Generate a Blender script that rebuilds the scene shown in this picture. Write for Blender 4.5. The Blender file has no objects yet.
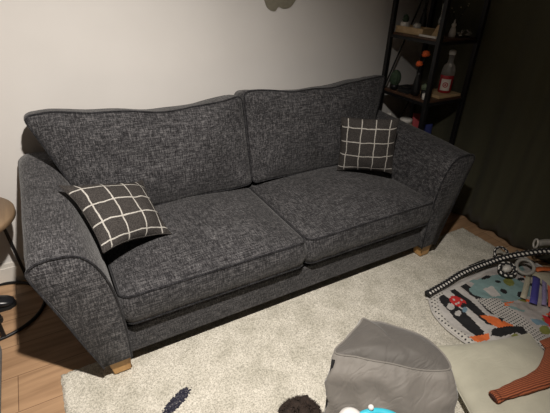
import bpy, bmesh, math, random
from mathutils import Vector, Matrix, noise
random.seed(7)
C = bpy.context.scene.collection
SC = bpy.context.scene
PI = math.pi

# ------------------------------------------------------------------ materials
def newmat(name):
    m = bpy.data.materials.new(name); m.use_nodes = True
    nt = m.node_tree; nt.nodes.clear()
    out = nt.nodes.new('ShaderNodeOutputMaterial'); b = nt.nodes.new('ShaderNodeBsdfPrincipled')
    nt.links.new(b.outputs[0], out.inputs[0])
    return m, nt, b
def N(nt, t, **kw):
    n = nt.nodes.new(t)
    for k, v in kw.items():
        if k in n.inputs: n.inputs[k].default_value = v
        else: setattr(n, k, v)
    return n
def col(c): return (c[0], c[1], c[2], 1)
def mapped_noise(nt, scale, nscale=1.0, detail=2.0, coord='Object'):
    tc = N(nt, 'ShaderNodeTexCoord'); mp = N(nt, 'ShaderNodeMapping'); mp.inputs['Scale'].default_value = scale
    nz = N(nt, 'ShaderNodeTexNoise'); nz.inputs['Scale'].default_value = nscale; nz.inputs['Detail'].default_value = detail
    nt.links.new(tc.outputs[coord], mp.inputs[0]); nt.links.new(mp.outputs[0], nz.inputs['Vector'])
    return nz
def ramp(nt, src, stops):
    r = N(nt, 'ShaderNodeValToRGB'); e = r.color_ramp.elements
    while len(e) < len(stops): e.new(0.5)
    for i, (p, c) in enumerate(stops): e[i].position = p; e[i].color = col(c)
    nt.links.new(src, r.inputs[0]); return r
def bump(nt, b, h, strength, dist):
    bp = N(nt, 'ShaderNodeBump'); bp.inputs['Strength'].default_value = strength; bp.inputs['Distance'].default_value = dist
    nt.links.new(h, bp.inputs['Height']); nt.links.new(bp.outputs[0], b.inputs['Normal'])
def plain(name, c, rough=.6, var=.12, scale=30, metal=0, bmp=0, spec=.5, trans=0):
    m, nt, b = newmat(name)
    nz = mapped_noise(nt, (1, 1, 1), scale, 3)
    r = ramp(nt, nz.outputs[0], [(.3, tuple(x*(1-var) for x in c)), (.7, tuple(min(1, x*(1+var)) for x in c))])
    nt.links.new(r.outputs[0], b.inputs['Base Color'])
    b.inputs['Roughness'].default_value = rough; b.inputs['Metallic'].default_value = metal
    b.inputs['Specular IOR Level'].default_value = spec; b.inputs['Transmission Weight'].default_value = trans
    if bmp: bump(nt, b, nz.outputs[0], bmp, .002)
    return m
def mathn(nt, op, a, bb):
    n = N(nt, 'ShaderNodeMath', operation=op)
    for i, v in enumerate((a, bb)):
        if v is None: continue
        if isinstance(v, (int, float)): n.inputs[i].default_value = v
        else: nt.links.new(v, n.inputs[i])
    return n.outputs[0]
def tweed(name, dark, mid, light):
    m, nt, b = newmat(name)
    a = mapped_noise(nt, (20, 240, 240), 1, 2); c = mapped_noise(nt, (230, 40, 40), 1, 2); d = mapped_noise(nt, (330, 330, 330), 1, 1)
    s = mathn(nt, 'ADD', a.outputs[0], c.outputs[0]); s = mathn(nt, 'ADD', s, d.outputs[0]); s = mathn(nt, 'MULTIPLY', s, 1/3)
    r = ramp(nt, s, [(.40, dark), (.5, mid), (.62, light)])
    big = mapped_noise(nt, (1, 1, 1), 7, 2)
    br = ramp(nt, big.outputs[0], [(.3, (.82, .82, .82)), (.7, (1.12, 1.12, 1.12))])
    mx = N(nt, 'ShaderNodeMix', data_type='RGBA', blend_type='MULTIPLY'); mx.inputs[0].default_value = 1
    nt.links.new(r.outputs[0], mx.inputs[6]); nt.links.new(br.outputs[0], mx.inputs[7])
    nt.links.new(mx.outputs[2], b.inputs['Base Color'])
    b.inputs['Roughness'].default_value = .95; b.inputs['Specular IOR Level'].default_value = .15
    b.inputs['Sheen Weight'].default_value = .12
    bump(nt, b, s, .8, .003)
    return m
TWEED = tweed('charcoal_tweed', (.012, .0118, .013), (.041, .0405, .044), (.142, .139, .143))
TWEEDP = tweed('charcoal_piping', (.006, .006, .007), (.016, .016, .019), (.05, .05, .054))
BLACKCLOTH = plain('black_cloth_and_gap_shade', (.008, .008, .009), .95)
def wood(name, c1, c2, ax=0, rough=.45, sc=1):
    m, nt, b = newmat(name)
    s = [40*sc, 40*sc, 40*sc]; s[ax] = 3*sc
    nz = mapped_noise(nt, tuple(s), 1, 4); r = ramp(nt, nz.outputs[0], [(.3, c1), (.7, c2)])
    nt.links.new(r.outputs[0], b.inputs['Base Color']); b.inputs['Roughness'].default_value = rough
    bump(nt, b, nz.outputs[0], .15, .001)
    return m
OAKLEG = wood('light_oak', (.40, .22, .08), (.56, .33, .13), 2)
DARKWOOD = wood('walnut_board', (.045, .022, .014), (.12, .062, .036), 0)
TABLEWOOD = wood('table_wood', (.13, .085, .05), (.25, .17, .10), 1, .5)
PALEWOOD = wood('pale_wood', (.42, .29, .15), (.58, .42, .24), 0)
BLACKMETAL = plain('black_metal', (.012, .012, .013), .45, metal=.3)
WHITECER = plain('white_ceramic', (.62, .60, .56), .35, .05)
CACTUS = plain('dark_green_plant', (.03, .055, .03), .8, .4, 60, bmp=.6)
ORANGE = plain('orange_petals', (.75, .13, .03), .7, .25, 90, bmp=.5)

def wall_mat():
    m, nt, b = newmat('warm_white_paint')
    nz = mapped_noise(nt, (1, 1, 1), 3, 3); r = ramp(nt, nz.outputs[0], [(.3, (.59, .572, .552)), (.7, (.625, .607, .587))])
    nt.links.new(r.outputs[0], b.inputs['Base Color']); b.inputs['Roughness'].default_value = .7
    f = mapped_noise(nt, (1, 1, 1), 120, 3); bump(nt, b, f.outputs[0], .12, .001)
    return m
WALL = wall_mat()
WALLD = plain('bounce_cutting_grey', (.25, .24, .23), .8, .04)  # tone for the unseen walls, darkened to cut bounced light
TRIM = plain('white_gloss_trim', (.68, .65, .60), .35, .03)
CEIL = plain('ceiling_white', (.5, .48, .45), .8, .03)  # unseen ceiling, toned down to cut bounced light
def floor_mat():
    m, nt, b = newmat('oak_laminate')
    tc = N(nt, 'ShaderNodeTexCoord'); br = N(nt, 'ShaderNodeTexBrick')
    br.inputs['Scale'].default_value = 1; br.inputs['Brick Width'].default_value = 1.2; br.inputs['Row Height'].default_value = .19
    br.inputs['Mortar Size'].default_value = .0015; br.inputs['Color1'].default_value = col((.40, .25, .145)); br.inputs['Color2'].default_value = col((.50, .33, .20))
    br.inputs['Mortar'].default_value = col((.16, .09, .05)); br.offset = .37
    nt.links.new(tc.outputs['Object'], br.inputs['Vector'])
    g = mapped_noise(nt, (2.2, 26, 1), 1, 5); g.inputs['Distortion'].default_value = .6
    r = ramp(nt, g.outputs[0], [(.3, (.72, .68, .64)), (.62, (1.12, 1.1, 1.08))])
    mx = N(nt, 'ShaderNodeMix', data_type='RGBA', blend_type='MULTIPLY'); mx.inputs[0].default_value = 1
    nt.links.new(br.outputs[0], mx.inputs[6]); nt.links.new(r.outputs[0], mx.inputs[7]); nt.links.new(mx.outputs[2], b.inputs['Base Color'])
    b.inputs['Roughness'].default_value = .5
    return m
FLOOR = floor_mat()
def rug_mat():
    m, nt, b = newmat('cream_rug_pile')
    a = mapped_noise(nt, (1, 1, 1), 170, 3); c = mapped_noise(nt, (1, 1, 1), 9, 4)
    r = ramp(nt, a.outputs[0], [(.3, (.39, .37, .315)), (.5, (.66, .63, .55)), (.7, (.87, .835, .745))])
    r2 = ramp(nt, c.outputs[0], [(.35, (.80, .80, .78)), (.6, (1.0, 1.0, 1.0))])
    mx = N(nt, 'ShaderNodeMix', data_type='RGBA', blend_type='MULTIPLY'); mx.inputs[0].default_value = 1
    nt.links.new(r.outputs[0], mx.inputs[6]); nt.links.new(r2.outputs[0], mx.inputs[7])
    # dark leaf woven into the pile
    tc = N(nt, 'ShaderNodeTexCoord'); mp = N(nt, 'ShaderNodeMapping', vector_type='TEXTURE')
    mp.inputs['Location'].default_value = (.116, -.258, 0); mp.inputs['Rotation'].default_value = (0, 0, .50); mp.inputs['Scale'].default_value = (.075, .025, 1)
    nt.links.new(tc.outputs['Object'], mp.inputs[0])
    sx = N(nt, 'ShaderNodeSeparateXYZ'); nt.links.new(mp.outputs[0], sx.inputs[0])
    d = mathn(nt, 'ADD', mathn(nt, 'POWER', mathn(nt, 'ABSOLUTE', sx.outputs[0], None), 2.6), mathn(nt, 'MULTIPLY', sx.outputs[1], sx.outputs[1]))
    e = mapped_noise(nt, (1, 1, 1), 130, 2)
    d = mathn(nt, 'ADD', d, mathn(nt, 'MULTIPLY', mathn(nt, 'SUBTRACT', e.outputs[0], .5), 2.2))
    k = mathn(nt, 'LESS_THAN', d, 1.0)
    dk = ramp(nt, a.outputs[0], [(.35, (.018, .018, .03)), (.6, (.05, .05, .07)), (.72, (.30, .29, .27))])
    m2 = N(nt, 'ShaderNodeMix', data_type='RGBA'); nt.links.new(k, m2.inputs[0])
    nt.links.new(mx.outputs[2], m2.inputs[6]); nt.links.new(dk.outputs[0], m2.inputs[7])
    nt.links.new(m2.outputs[2], b.inputs['Base Color']); b.inputs['Roughness'].default_value = 1
    b.inputs['Specular IOR Level'].default_value = .1
    bump(nt, b, a.outputs[0], .8, .006)
    return m
RUG = rug_mat()
def curtain_mat():
    m, nt, b = newmat('olive_curtain')
    a = mapped_noise(nt, (200, 200, 500), 1, 2); r = ramp(nt, a.outputs[0], [(.3, (.048, .046, .026)), (.7, (.074, .071, .042))])
    nt.links.new(r.outputs[0], b.inputs['Base Color']); b.inputs['Roughness'].default_value = .9; b.inputs['Sheen Weight'].default_value = .1
    bump(nt, b, a.outputs[0], .3, .001); return m
CURTAIN = curtain_mat()
def plaid_mat():
    m, nt, b = newmat('plaid_wool')
    tc = N(nt, 'ShaderNodeTexCoord'); sx = N(nt, 'ShaderNodeSeparateXYZ'); nt.links.new(tc.outputs['UV'], sx.inputs[0])
    wob = mapped_noise(nt, (1, 1, 1), 14, 2); w = mathn(nt, 'MULTIPLY', mathn(nt, 'SUBTRACT', wob.outputs[0], .5), .05)
    ks = []
    for i, off in ((0, .12), (1, .09)):
        v = mathn(nt, 'ADD', mathn(nt, 'MULTIPLY', mathn(nt, 'ADD', sx.outputs[i], w), 4.0), .5 - off*4)
        f = mathn(nt, 'FRACT', v, None); f = mathn(nt, 'ABSOLUTE', mathn(nt, 'SUBTRACT', f, .5), None)
        ks.append(mathn(nt, 'LESS_THAN', f, .034))
    k = mathn(nt, 'MAXIMUM', ks[0], ks[1])
    a = mapped_noise(nt, (1, 1, 1), 260, 2)
    dark = ramp(nt, a.outputs[0], [(.35, (.026, .024, .023)), (.65, (.068, .062, .059))])
    lt = ramp(nt, a.outputs[0], [(.3, (.30, .29, .26)), (.6, (.50, .48, .45))])
    mx = N(nt, 'ShaderNodeMix', data_type='RGBA'); nt.links.new(k, mx.inputs[0]); nt.links.new(dark.outputs[0], mx.inputs[6]); nt.links.new(lt.outputs[0], mx.inputs[7])
    nt.links.new(mx.outputs[2], b.inputs['Base Color']); b.inputs['Roughness'].default_value = .95; b.inputs['Specular IOR Level'].default_value = .1
    bump(nt, b, a.outputs[0], .5, .002); return m
PLAID = plaid_mat()
def velvet(name, c, folds=.28):
    m, nt, b = newmat(name)
    a = mapped_noise(nt, (1, 1, 1), 6, 4); r = ramp(nt, a.outputs[0], [(.3, tuple(x*.85 for x in c)), (.7, tuple(x*1.12 for x in c))])
    nt.links.new(r.outputs[0], b.inputs['Base Color']); b.inputs['Roughness'].default_value = .62; b.inputs['Sheen Weight'].default_value = .3
    b.inputs['Specular IOR Level'].default_value = .3
    f = mapped_noise(nt, (7, 16, 9), 1, 2); f.inputs['Distortion'].default_value = 1.2
    rd = mathn(nt, 'ABSOLUTE', mathn(nt, 'SUBTRACT', f.outputs[0], .5), None); rd = mathn(nt, 'MINIMUM', rd, .09)
    bump(nt, b, rd, folds, .05); return m
GREYVEL = velvet('grey_velvet', (.180, .167, .152)); GREYVEL_SHADE = velvet('shaded_grey_velvet', (.100, .093, .086))  # second tone is the same velvet, top panel's shade painted into its colour
CREAM = velvet('cream_cotton', (.50, .485, .39), .12)
def knit_mat():
    m, nt, b = newmat('rust_knit')
    tc = N(nt, 'ShaderNodeTexCoord'); wv = N(nt, 'ShaderNodeTexWave'); wv.inputs['Scale'].default_value = 42; wv.inputs['Distortion'].default_value = 1.5; wv.bands_direction = 'Y'
    mp = N(nt, 'ShaderNodeMapping'); mp.inputs['Rotation'].default_value = (0, 0, .25); nt.links.new(tc.outputs['Object'], mp.inputs[0]); nt.links.new(mp.outputs[0], wv.inputs['Vector'])
    r = ramp(nt, wv.outputs[0], [(.1, (.20, .05, .022)), (.8, (.44, .13, .055))]); nt.links.new(r.outputs[0], b.inputs['Base Color'])
    b.inputs['Roughness'].default_value = .95; bump(nt, b, wv.outputs[0], .9, .004); return m
KNIT = knit_mat()
def glass(name, c, rough=.05):
    m, nt, b = newmat(name); b.inputs['Base Color'].default_value = col(c); b.inputs['Transmission Weight'].default_value = .9; b.inputs['Roughness'].default_value = rough
    nz = mapped_noise(nt, (1, 1, 1), 40, 1); bump(nt, b, nz.outputs[0], .03, .001)
    return m
CLEAR = glass('clear_glass', (.9, .93, .92))
def dotted(name, base, dot, scale, thr):
    m, nt, b = newmat(name); tc = N(nt, 'ShaderNodeTexCoord'); sx = N(nt, 'ShaderNodeSeparateXYZ'); nt.links.new(tc.outputs['UV'], sx.inputs[0])
    fs = []
    for i in (0, 1):
        f = mathn(nt, 'SUBTRACT', mathn(nt, 'FRACT', mathn(nt, 'MULTIPLY', sx.outputs[i], scale), None), .5); fs.append(mathn(nt, 'MULTIPLY', f, f))
    k = mathn(nt, 'LESS_THAN', mathn(nt, 'ADD', fs[0], fs[1]), thr)
    mx = N(nt, 'ShaderNodeMix', data_type='RGBA'); nt.links.new(k, mx.inputs[0]); mx.inputs[6].default_value = col(base); mx.inputs[7].default_value = col(dot)
    nt.links.new(mx.outputs[2], b.inputs['Base Color']); b.inputs['Roughness'].default_value = .85; return m
DOTSTRIP = dotted('black_with_white_dots', (.012, .012, .014), (.75, .73, .68), 1, .075)
DOTMAT = dotted('white_with_black_dots', (.50, .48, .45), (.02, .02, .025), 66, .075)
DOTBORDER = dotted('white_with_sparse_black_dots', (.56, .54, .50), (.02, .02, .025), 50, .05)

# ------------------------------------------------------------------ objects
ORG = {}
def empty(name, label=None, cat=None, loc=(0, 0, 0), group=None, rot=(0, 0, 0)):
    o = bpy.data.objects.new(name, None); C.objects.link(o); o.location = loc; o.rotation_euler = rot; o.empty_display_size = .1
    ORG[o] = Vector(loc)
    return tag(o, label, cat, group)
def tag(o, label=None, cat=None, group=None, kind=None):
    if label: o['label'] = label
    if cat: o['category'] = cat
    if group: o['group'] = group
    if kind: o['kind'] = kind
    return o
def obj(name, bm, mats, parent=None, smooth=True, local=False, origin=None, recalc=True):
    """world-coordinate bmesh -> object (local=True: coordinates already local to the parent)"""
    if recalc: bmesh.ops.recalc_face_normals(bm, faces=bm.faces)
    og = Vector((0, 0, 0))
    if parent is not None and not local: og = ORG[parent]
    if parent is None and origin is not None: og = Vector(origin)
    if og.length: bmesh.ops.translate(bm, verts=bm.verts, vec=-og)
    me = bpy.data.meshes.new(name); bm.to_mesh(me); bm.free()
    if not isinstance(mats, (list, tuple)): mats = [mats]
    for m in mats: me.materials.append(m)
    if smooth:
        me.polygons.foreach_set('use_smooth', [True]*len(me.polygons))
    o = bpy.data.objects.new(name, me); C.objects.link(o)
    if parent is not None: o.parent = parent; ORG[o] = ORG[parent] if not local else Vector((0, 0, 0))
    else: o.location = og; ORG[o] = og
    return o
def BM(): return bmesh.new()
def box(bm, x0, x1, y0, y1, z0, z1, bev=0, seg=2):
    r = bmesh.ops.create_cube(bm, size=1); vs = r['verts']
    for v in vs: v.co = Vector(((x0+x1)/2+v.co.x*(x1-x0), (y0+y1)/2+v.co.y*(y1-y0), (z0+z1)/2+v.co.z*(z1-z0)))
    if bev:
        es = list({e for v in vs for e in v.link_edges}); bmesh.ops.bevel(bm, geom=es, offset=bev, segments=seg, profile=.7, affect='EDGES')
    return bm
def tube(bm, pts, r, seg=8, closed=False, uv=False, flat=None):
    pts = [Vector(p) for p in pts]; n = len(pts); rings = []; up = None; L = 0
    uvl = bm.loops.layers.uv.verify() if uv else None; Ls = [0]
    for i in range(n):
        a = pts[(i-1) % n] if (closed or i) else pts[i]; b = pts[(i+1) % n] if (closed or i < n-1) else pts[i]
        t = (b-a).normalized()
        if up is None: up = Vector((0, 0, 1)) if abs(t.z) < .9 else Vector((1, 0, 0))
        s = t.cross(up)
        if s.length < 1e-6: s = t.cross(Vector((0, 1, 0)))
        s.normalize(); up = s.cross(t).normalized()
        rr = r[i] if isinstance(r, (list, tuple)) else r
        rings.append([bm.verts.new(pts[i]+(s*math.cos(2*PI*k/seg)+up*math.sin(2*PI*k/seg)*(flat or 1))*rr) for k in range(seg)])
        if i: L += (pts[i]-pts[i-1]).length; Ls.append(L)
    m = n if closed else n-1
    for i in range(m):
        A, B = rings[i], rings[(i+1) % n]
        for k in range(seg):
            f = bm.faces.new((A[k], A[(k+1) % seg], B[(k+1) % seg], B[k]))
            if uv:
                u0 = Ls[i]; u1 = Ls[i+1] if i+1 < n else L+(pts[0]-pts[-1]).length
                for lp, (uu, vv) in zip(f.loops, ((u0, k), (u0, k+1), (u1, k+1), (u1, k))): lp[uvl].uv = (uu*uv+vv*.5/3, vv/3)
    if not closed:
        bm.faces.new(rings[0][::-1]); bm.faces.new(rings[-1])
    return bm
def bar(bm, a, b, w, d=None):
    """square bar between two points"""
    a, b = Vector(a), Vector(b); t = (b-a).normalized(); d = d or w
    s = Vector((1, 0, 0)) if abs(t.x) < .9 else Vector((0, 1, 0)); u = t.cross(s).normalized(); s = u.cross(t).normalized()
    R = []
    for p in (a, b): R.append([bm.verts.new(p+s*i*w/2+u*j*d/2) for i, j in ((-1, -1), (1, -1), (1, 1), (-1, 1))])
    for k in range(4): bm.faces.new((R[0][k], R[0][(k+1) % 4], R[1][(k+1) % 4], R[1][k]))
    bm.faces.new(R[0][::-1]); bm.faces.new(R[1]); return bm
def lathe(bm, cx, cy, prof, seg=24, z0=0, sx=1, sy=1):
    rings = []
    for r, z in prof:
        rings.append([bm.verts.new((cx+r*sx*math.cos(2*PI*k/seg), cy+r*sy*math.sin(2*PI*k/seg), z0+z)) for k in range(seg)])
    for a, b in zip(rings, rings[1:]):
        for k in range(seg): bm.faces.new((a[k], a[(k+1) % seg], b[(k+1) % seg], b[k]))
    bm.faces.new(rings[0][::-1]); bm.faces.new(rings[-1]); return bm
def ball(bm, c, r, sub=3, sx=1, sy=1, sz=1, bumpy=0, f=20):
    vs = bmesh.ops.create_icosphere(bm, subdivisions=sub, radius=1)['verts']
    for v in vs:
        k = r*(1+bumpy*noise.noise(v.co*f*.1+Vector(c))*2)
        v.co = Vector(c)+Vector((v.co.x*sx, v.co.y*sy, v.co.z*sz))*k
    return bm
def fbm(p, s, a): return noise.noise(Vector(p)*s)*a

# ------------------------------------------------------------------ room shell
X0, X1, Y0, Y1, H = -1.9, 2.5, -3.0, .90, 2.45
def struct(name, bm, m): return tag(obj(name, bm, m, smooth=False), kind='structure')
struct('floor', box(BM(), X0, X1, Y0, Y1, -.05, 0), FLOOR)
struct('ceiling', box(BM(), X0, X1, Y0, Y1, H, H+.05), CEIL)
struct('wall_back', box(BM(), X0-.05, X1+.05, Y1, Y1+.08, -.05, H+.05), WALL)
struct('wall_right', box(BM(), X1, X1+.08, Y0, Y1, -.05, H+.05), WALL)
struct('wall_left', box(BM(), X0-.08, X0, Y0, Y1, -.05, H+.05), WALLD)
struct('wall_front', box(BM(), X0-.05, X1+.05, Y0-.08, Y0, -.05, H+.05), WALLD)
def baseboard(name, x0, x1, y0, y1, outv):
    bm = BM(); box(bm, x0, x1, y0, y1, 0, .10); 
    if outv == 'y': box(bm, x0, x1, y0+.006, y1, .10, .125)
    else: box(bm, x0, x1-.006 if outv == 'l' else x1, y0, y1, .10, .125)
    struct(name, bm, TRIM)
baseboard('baseboard_back', X0, X1, Y1-.018, Y1, 'y')
baseboard('baseboard_left', X0, X0+.018, Y0, Y1-.018, 'l')

# ------------------------------------------------------------------ rug
def make_rug():
    bm = BM(); nx, ny = 330, 215; x0, x1, y0, y1 = -.285, 2.30, -1.62, .105; g = []
    for j in range(ny+1):
        row = []
        for i in range(nx+1):
            u, v = i/nx, j/ny; x = x0+(x1-x0)*u; y = y0+(y1-y0)*v
            e = min(u*(x1-x0), (1-u)*(x1-x0), v*(y1-y0), (1-v)*(y1-y0))
            h = .014*min(1, (e/.014))**.5+random.uniform(-.0022, .0022)+fbm((x, y, 0), 14, .0016)
            if e < .02: x += fbm((x, y, 3), 60, .006); y += fbm((x, y, 9), 60, .006)
            x += .012*v*u
            row.append(bm.verts.new((x, y, max(.001, h))))
        g.append(row)
    for j in range(ny):
        for i in range(nx): bm.faces.new((g[j][i], g[j][i+1], g[j+1][i+1], g[j+1][i]))
    o = obj('area_rug', bm, RUG); tag(o, 'large cream short-pile rug with a dark leaf motif, partly under the sofa', 'rug')
make_rug()
LPOW, EXPO = 300, 0.0
PATCH = [('black', [(1.557, -0.328), (1.591, -0.319), (1.582, -0.453), (1.555, -0.618), (1.525, -0.646), (1.494, -0.629), (1.497, -0.497), (1.521, -0.379)]), ('black', [(1.645, -0.328), (1.686, -0.322), (1.688, -0.432), (1.651, -0.594), (1.62, -0.616), (1.603, -0.6), (1.621, -0.466)]), ('black', [(1.736, -0.329), (1.778, -0.322), (1.784, -0.41), (1.745, -0.514), (1.712, -0.579), (1.69, -0.56), (1.727, -0.435)]), ('dotted', [(1.723, -0.45), (1.813, -0.471), (1.825, -0.548), (1.797, -0.811), (1.797, -0.905), (1.7, -0.867), (1.684, -0.785), (1.702, -0.598)]), ('teal', [(1.753, -0.376), (1.88, -0.345), (2.038, -0.376), (2.083, -0.461), (2.095, -0.526), (2.009, -0.574), (1.886, -0.554), (1.834, -0.5), (1.772, -0.476), (1.741, -0.424)]), ('white', [(1.824, -0.413), (1.898, -0.423), (1.871, -0.492), (1.816, -0.482)]), ('black', [(1.922, -0.498), (1.91, -0.498), (1.901, -0.492), (1.897, -0.481), (1.901, -0.469), (1.911, -0.461), (1.922, -0.46), (1.932, -0.467), (1.935, -0.478), (1.931, -0.49)]), ('black', [(1.976, -0.563), (1.962, -0.564), (1.951, -0.558), (1.948, -0.547), (1.954, -0.535), (1.966, -0.527), (1.981, -0.525), (1.992, -0.531), (1.995, -0.542), (1.989, -0.554)]), ('black', [(1.961, -0.364), (1.947, -0.37), (1.925, -0.371), (1.903, -0.367), (1.889, -0.36), (1.889, -0.353), (1.902, -0.347), (1.924, -0.346), (1.947, -0.349), (1.961, -0.356)]), ('black', [(1.967, -0.425), (1.957, -0.428), (1.947, -0.425), (1.94, -0.418), (1.939, -0.41), (1.944, -0.403), (1.954, -0.401), (1.965, -0.404), (1.972, -0.41), (1.973, -0.419)]), ('orange', [(1.628, -0.535), (1.681, -0.578), (1.722, -0.662), (1.712, -0.68), (1.643, -0.65), (1.619, -0.6)]), ('orange', [(1.455, -0.609), (1.565, -0.639), (1.536, -0.666), (1.444, -0.651)]), ('orange', [(1.827, -0.54), (1.891, -0.556), (1.845, -0.575), (1.811, -0.557)]), ('black', [(1.602, -0.629), (1.706, -0.662), (1.761, -0.691), (1.737, -0.737), (1.706, -0.742), (1.696, -0.701), (1.595, -0.683), (1.557, -0.656)]), ('black', [(1.697, -0.595), (1.725, -0.61), (1.684, -0.627)]), ('red', [(1.634, -0.452), (1.609, -0.456), (1.585, -0.445), (1.572, -0.422), (1.574, -0.396), (1.592, -0.377), (1.618, -0.372), (1.642, -0.384), (1.656, -0.408), (1.652, -0.434)]), ('white', [(1.61, -0.4), (1.605, -0.402), (1.599, -0.403), (1.595, -0.401), (1.595, -0.397), (1.597, -0.393), (1.602, -0.391), (1.608, -0.39), (1.612, -0.393), (1.612, -0.396)]), ('white', [(1.615, -0.428), (1.61, -0.431), (1.604, -0.431), (1.6, -0.429), (1.6, -0.426), (1.602, -0.422), (1.607, -0.419), (1.613, -0.419), (1.617, -0.421), (1.617, -0.425)]), ('white', [(1.649, -0.42), (1.644, -0.423), (1.638, -0.423), (1.634, -0.421), (1.634, -0.417), (1.636, -0.414), (1.641, -0.411), (1.647, -0.411), (1.651, -0.413), (1.652, -0.417)]), ('white', [(1.593, -0.426), (1.589, -0.428), (1.584, -0.428), (1.58, -0.426), (1.58, -0.423), (1.582, -0.42), (1.586, -0.418), (1.591, -0.417), (1.595, -0.419), (1.596, -0.422)]), ('black', [(1.628, -0.461), (1.614, -0.468), (1.6, -0.47), (1.591, -0.465), (1.591, -0.456), (1.599, -0.446), (1.613, -0.438), (1.627, -0.436), (1.636, -0.441), (1.636, -0.45)]), ('white', [(1.564, -0.436), (1.548, -0.444), (1.531, -0.446), (1.519, -0.439), (1.517, -0.428), (1.526, -0.416), (1.542, -0.407), (1.56, -0.405), (1.571, -0.411), (1.573, -0.423)]), ('white', [(1.56, -0.483), (1.547, -0.489), (1.533, -0.49), (1.523, -0.485), (1.521, -0.475), (1.528, -0.466), (1.541, -0.459), (1.555, -0.459), (1.565, -0.464), (1.567, -0.473)]), ('bluegrey', [(1.605, -0.482), (1.592, -0.489), (1.579, -0.492), (1.572, -0.488), (1.572, -0.479), (1.581, -0.47), (1.594, -0.462), (1.607, -0.46), (1.615, -0.464), (1.614, -0.472)]), ('red', [(1.932, -0.687), (1.959, -0.749), (1.885, -0.771), (1.866, -0.746)]), ('bluegrey', [(1.835, -0.676), (1.882, -0.716), (1.885, -0.756), (1.832, -0.72)]), ('olive', [(1.847, -0.781), (1.827, -0.783), (1.809, -0.777), (1.802, -0.764), (1.807, -0.749), (1.823, -0.738), (1.844, -0.735), (1.861, -0.742), (1.869, -0.755), (1.863, -0.77)]), ('olive', [(2.026, -0.471), (2.001, -0.476), (1.982, -0.468), (1.974, -0.452), (1.981, -0.433), (2.001, -0.417), (2.026, -0.412), (2.046, -0.419), (2.054, -0.436), (2.046, -0.456)]), ('black', [(2.123, -0.472), (2.112, -0.475), (2.096, -0.472), (2.083, -0.465), (2.077, -0.457), (2.081, -0.45), (2.093, -0.447), (2.108, -0.449), (2.121, -0.456), (2.127, -0.465)]), ('grey', [(1.83, -0.55), (1.975, -0.6), (2.026, -0.653), (1.956, -0.667), (1.86, -0.616)])]
# ------------------------------------------------------------------ sofa
W = 1.75
sofa = empty('sofa', 'long charcoal tweed sofa with flared arms standing against the wall', 'sofa', (W/2, .42, 0))
def arm_profile(top, s):
    """outline of the flared arm seen from the front, bottom inner -> over the top -> bottom outer; s=+1 right arm"""
    d = top-.66
    P = [(0, .105), (-.002, .25), (.004, .38), (.014, .48), (.034, .565), (.060, .625+d*.6), (.088, .662+d), (.125, .682+d), (.17, .688+d), (.216, .686+d), (.250, .672+d*.9), (.262, .64+d*.8),
         (.238, .55+d*.5), (.203, .43), (.165, .29), (.130, .17), (.112, .105)]
    return P
def catmull(P, n=4, closed=False):
    out = []; m = len(P)
    for i in range(m if closed else m-1):
        p0 = P[(i-1) % m] if (closed or i) else P[0]; p1 = P[i]; p2 = P[(i+1) % m]; p3 = P[(i+2) % m] if (closed or i+2 < m) else P[-1]
        for k in range(n):
            t = k/n
            out.append(tuple(.5*((2*b)+(-a+c)*t+(2*a-5*b+4*c-d)*t*t+(-a+3*b-3*c+d)*t**3) for a, b, c, d in zip(p0, p1, p2, p3)))
    if not closed: out.append(tuple(P[-1]))
    return out
def make_arm(s):
    bx = 0 if s < 0 else W-.030
    bm = BM(); ys = [-.045, -.038, -.02, .05, .15, .3, .45, .6, .75, .845, .86]; rings = []
    for k, y in enumerate(ys):
        t = max(0, (y+.04)/.9); top = .66+.055*t
        P = catmull(arm_profile(top, s), 3); ins = {0: .012, 1: .003, len(ys)-1: .012}.get(k, 0)
        cx = sum(p[0] for p in P)/len(P); cz = sum(p[1] for p in P)/len(P)
        ring = []
        for i, (a, z) in enumerate(P):
            if ins: L = math.hypot(a-cx, z-cz); a += (cx-a)/L*ins; z += (cz-z)/L*ins
            wob = fbm((a*3, y*3, z*3+s), 2.2, .008) if 2 < k < len(ys)-2 else 0
            ring.append(bm.verts.new((bx+s*(a+wob*.5), y, z+wob)))
        rings.append(ring)
    for A, B in zip(rings, rings[1:]):
        n = len(A)
        for i in range(n): bm.faces.new((A[i], A[(i+1) % n], B[(i+1) % n], B[i]))
    for R in (rings[0], rings[-1]):
        bm.faces.new(R)
    a = obj('arm', bm, TWEED, sofa)
    P = catmull(arm_profile(.66, s), 4)
    obj('piping', tube(BM(), [(bx+s*x, -.042, z) for x, z in P], .0048, 6), TWEEDP, a)
for s in (-1, 1): make_arm(s)
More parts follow.
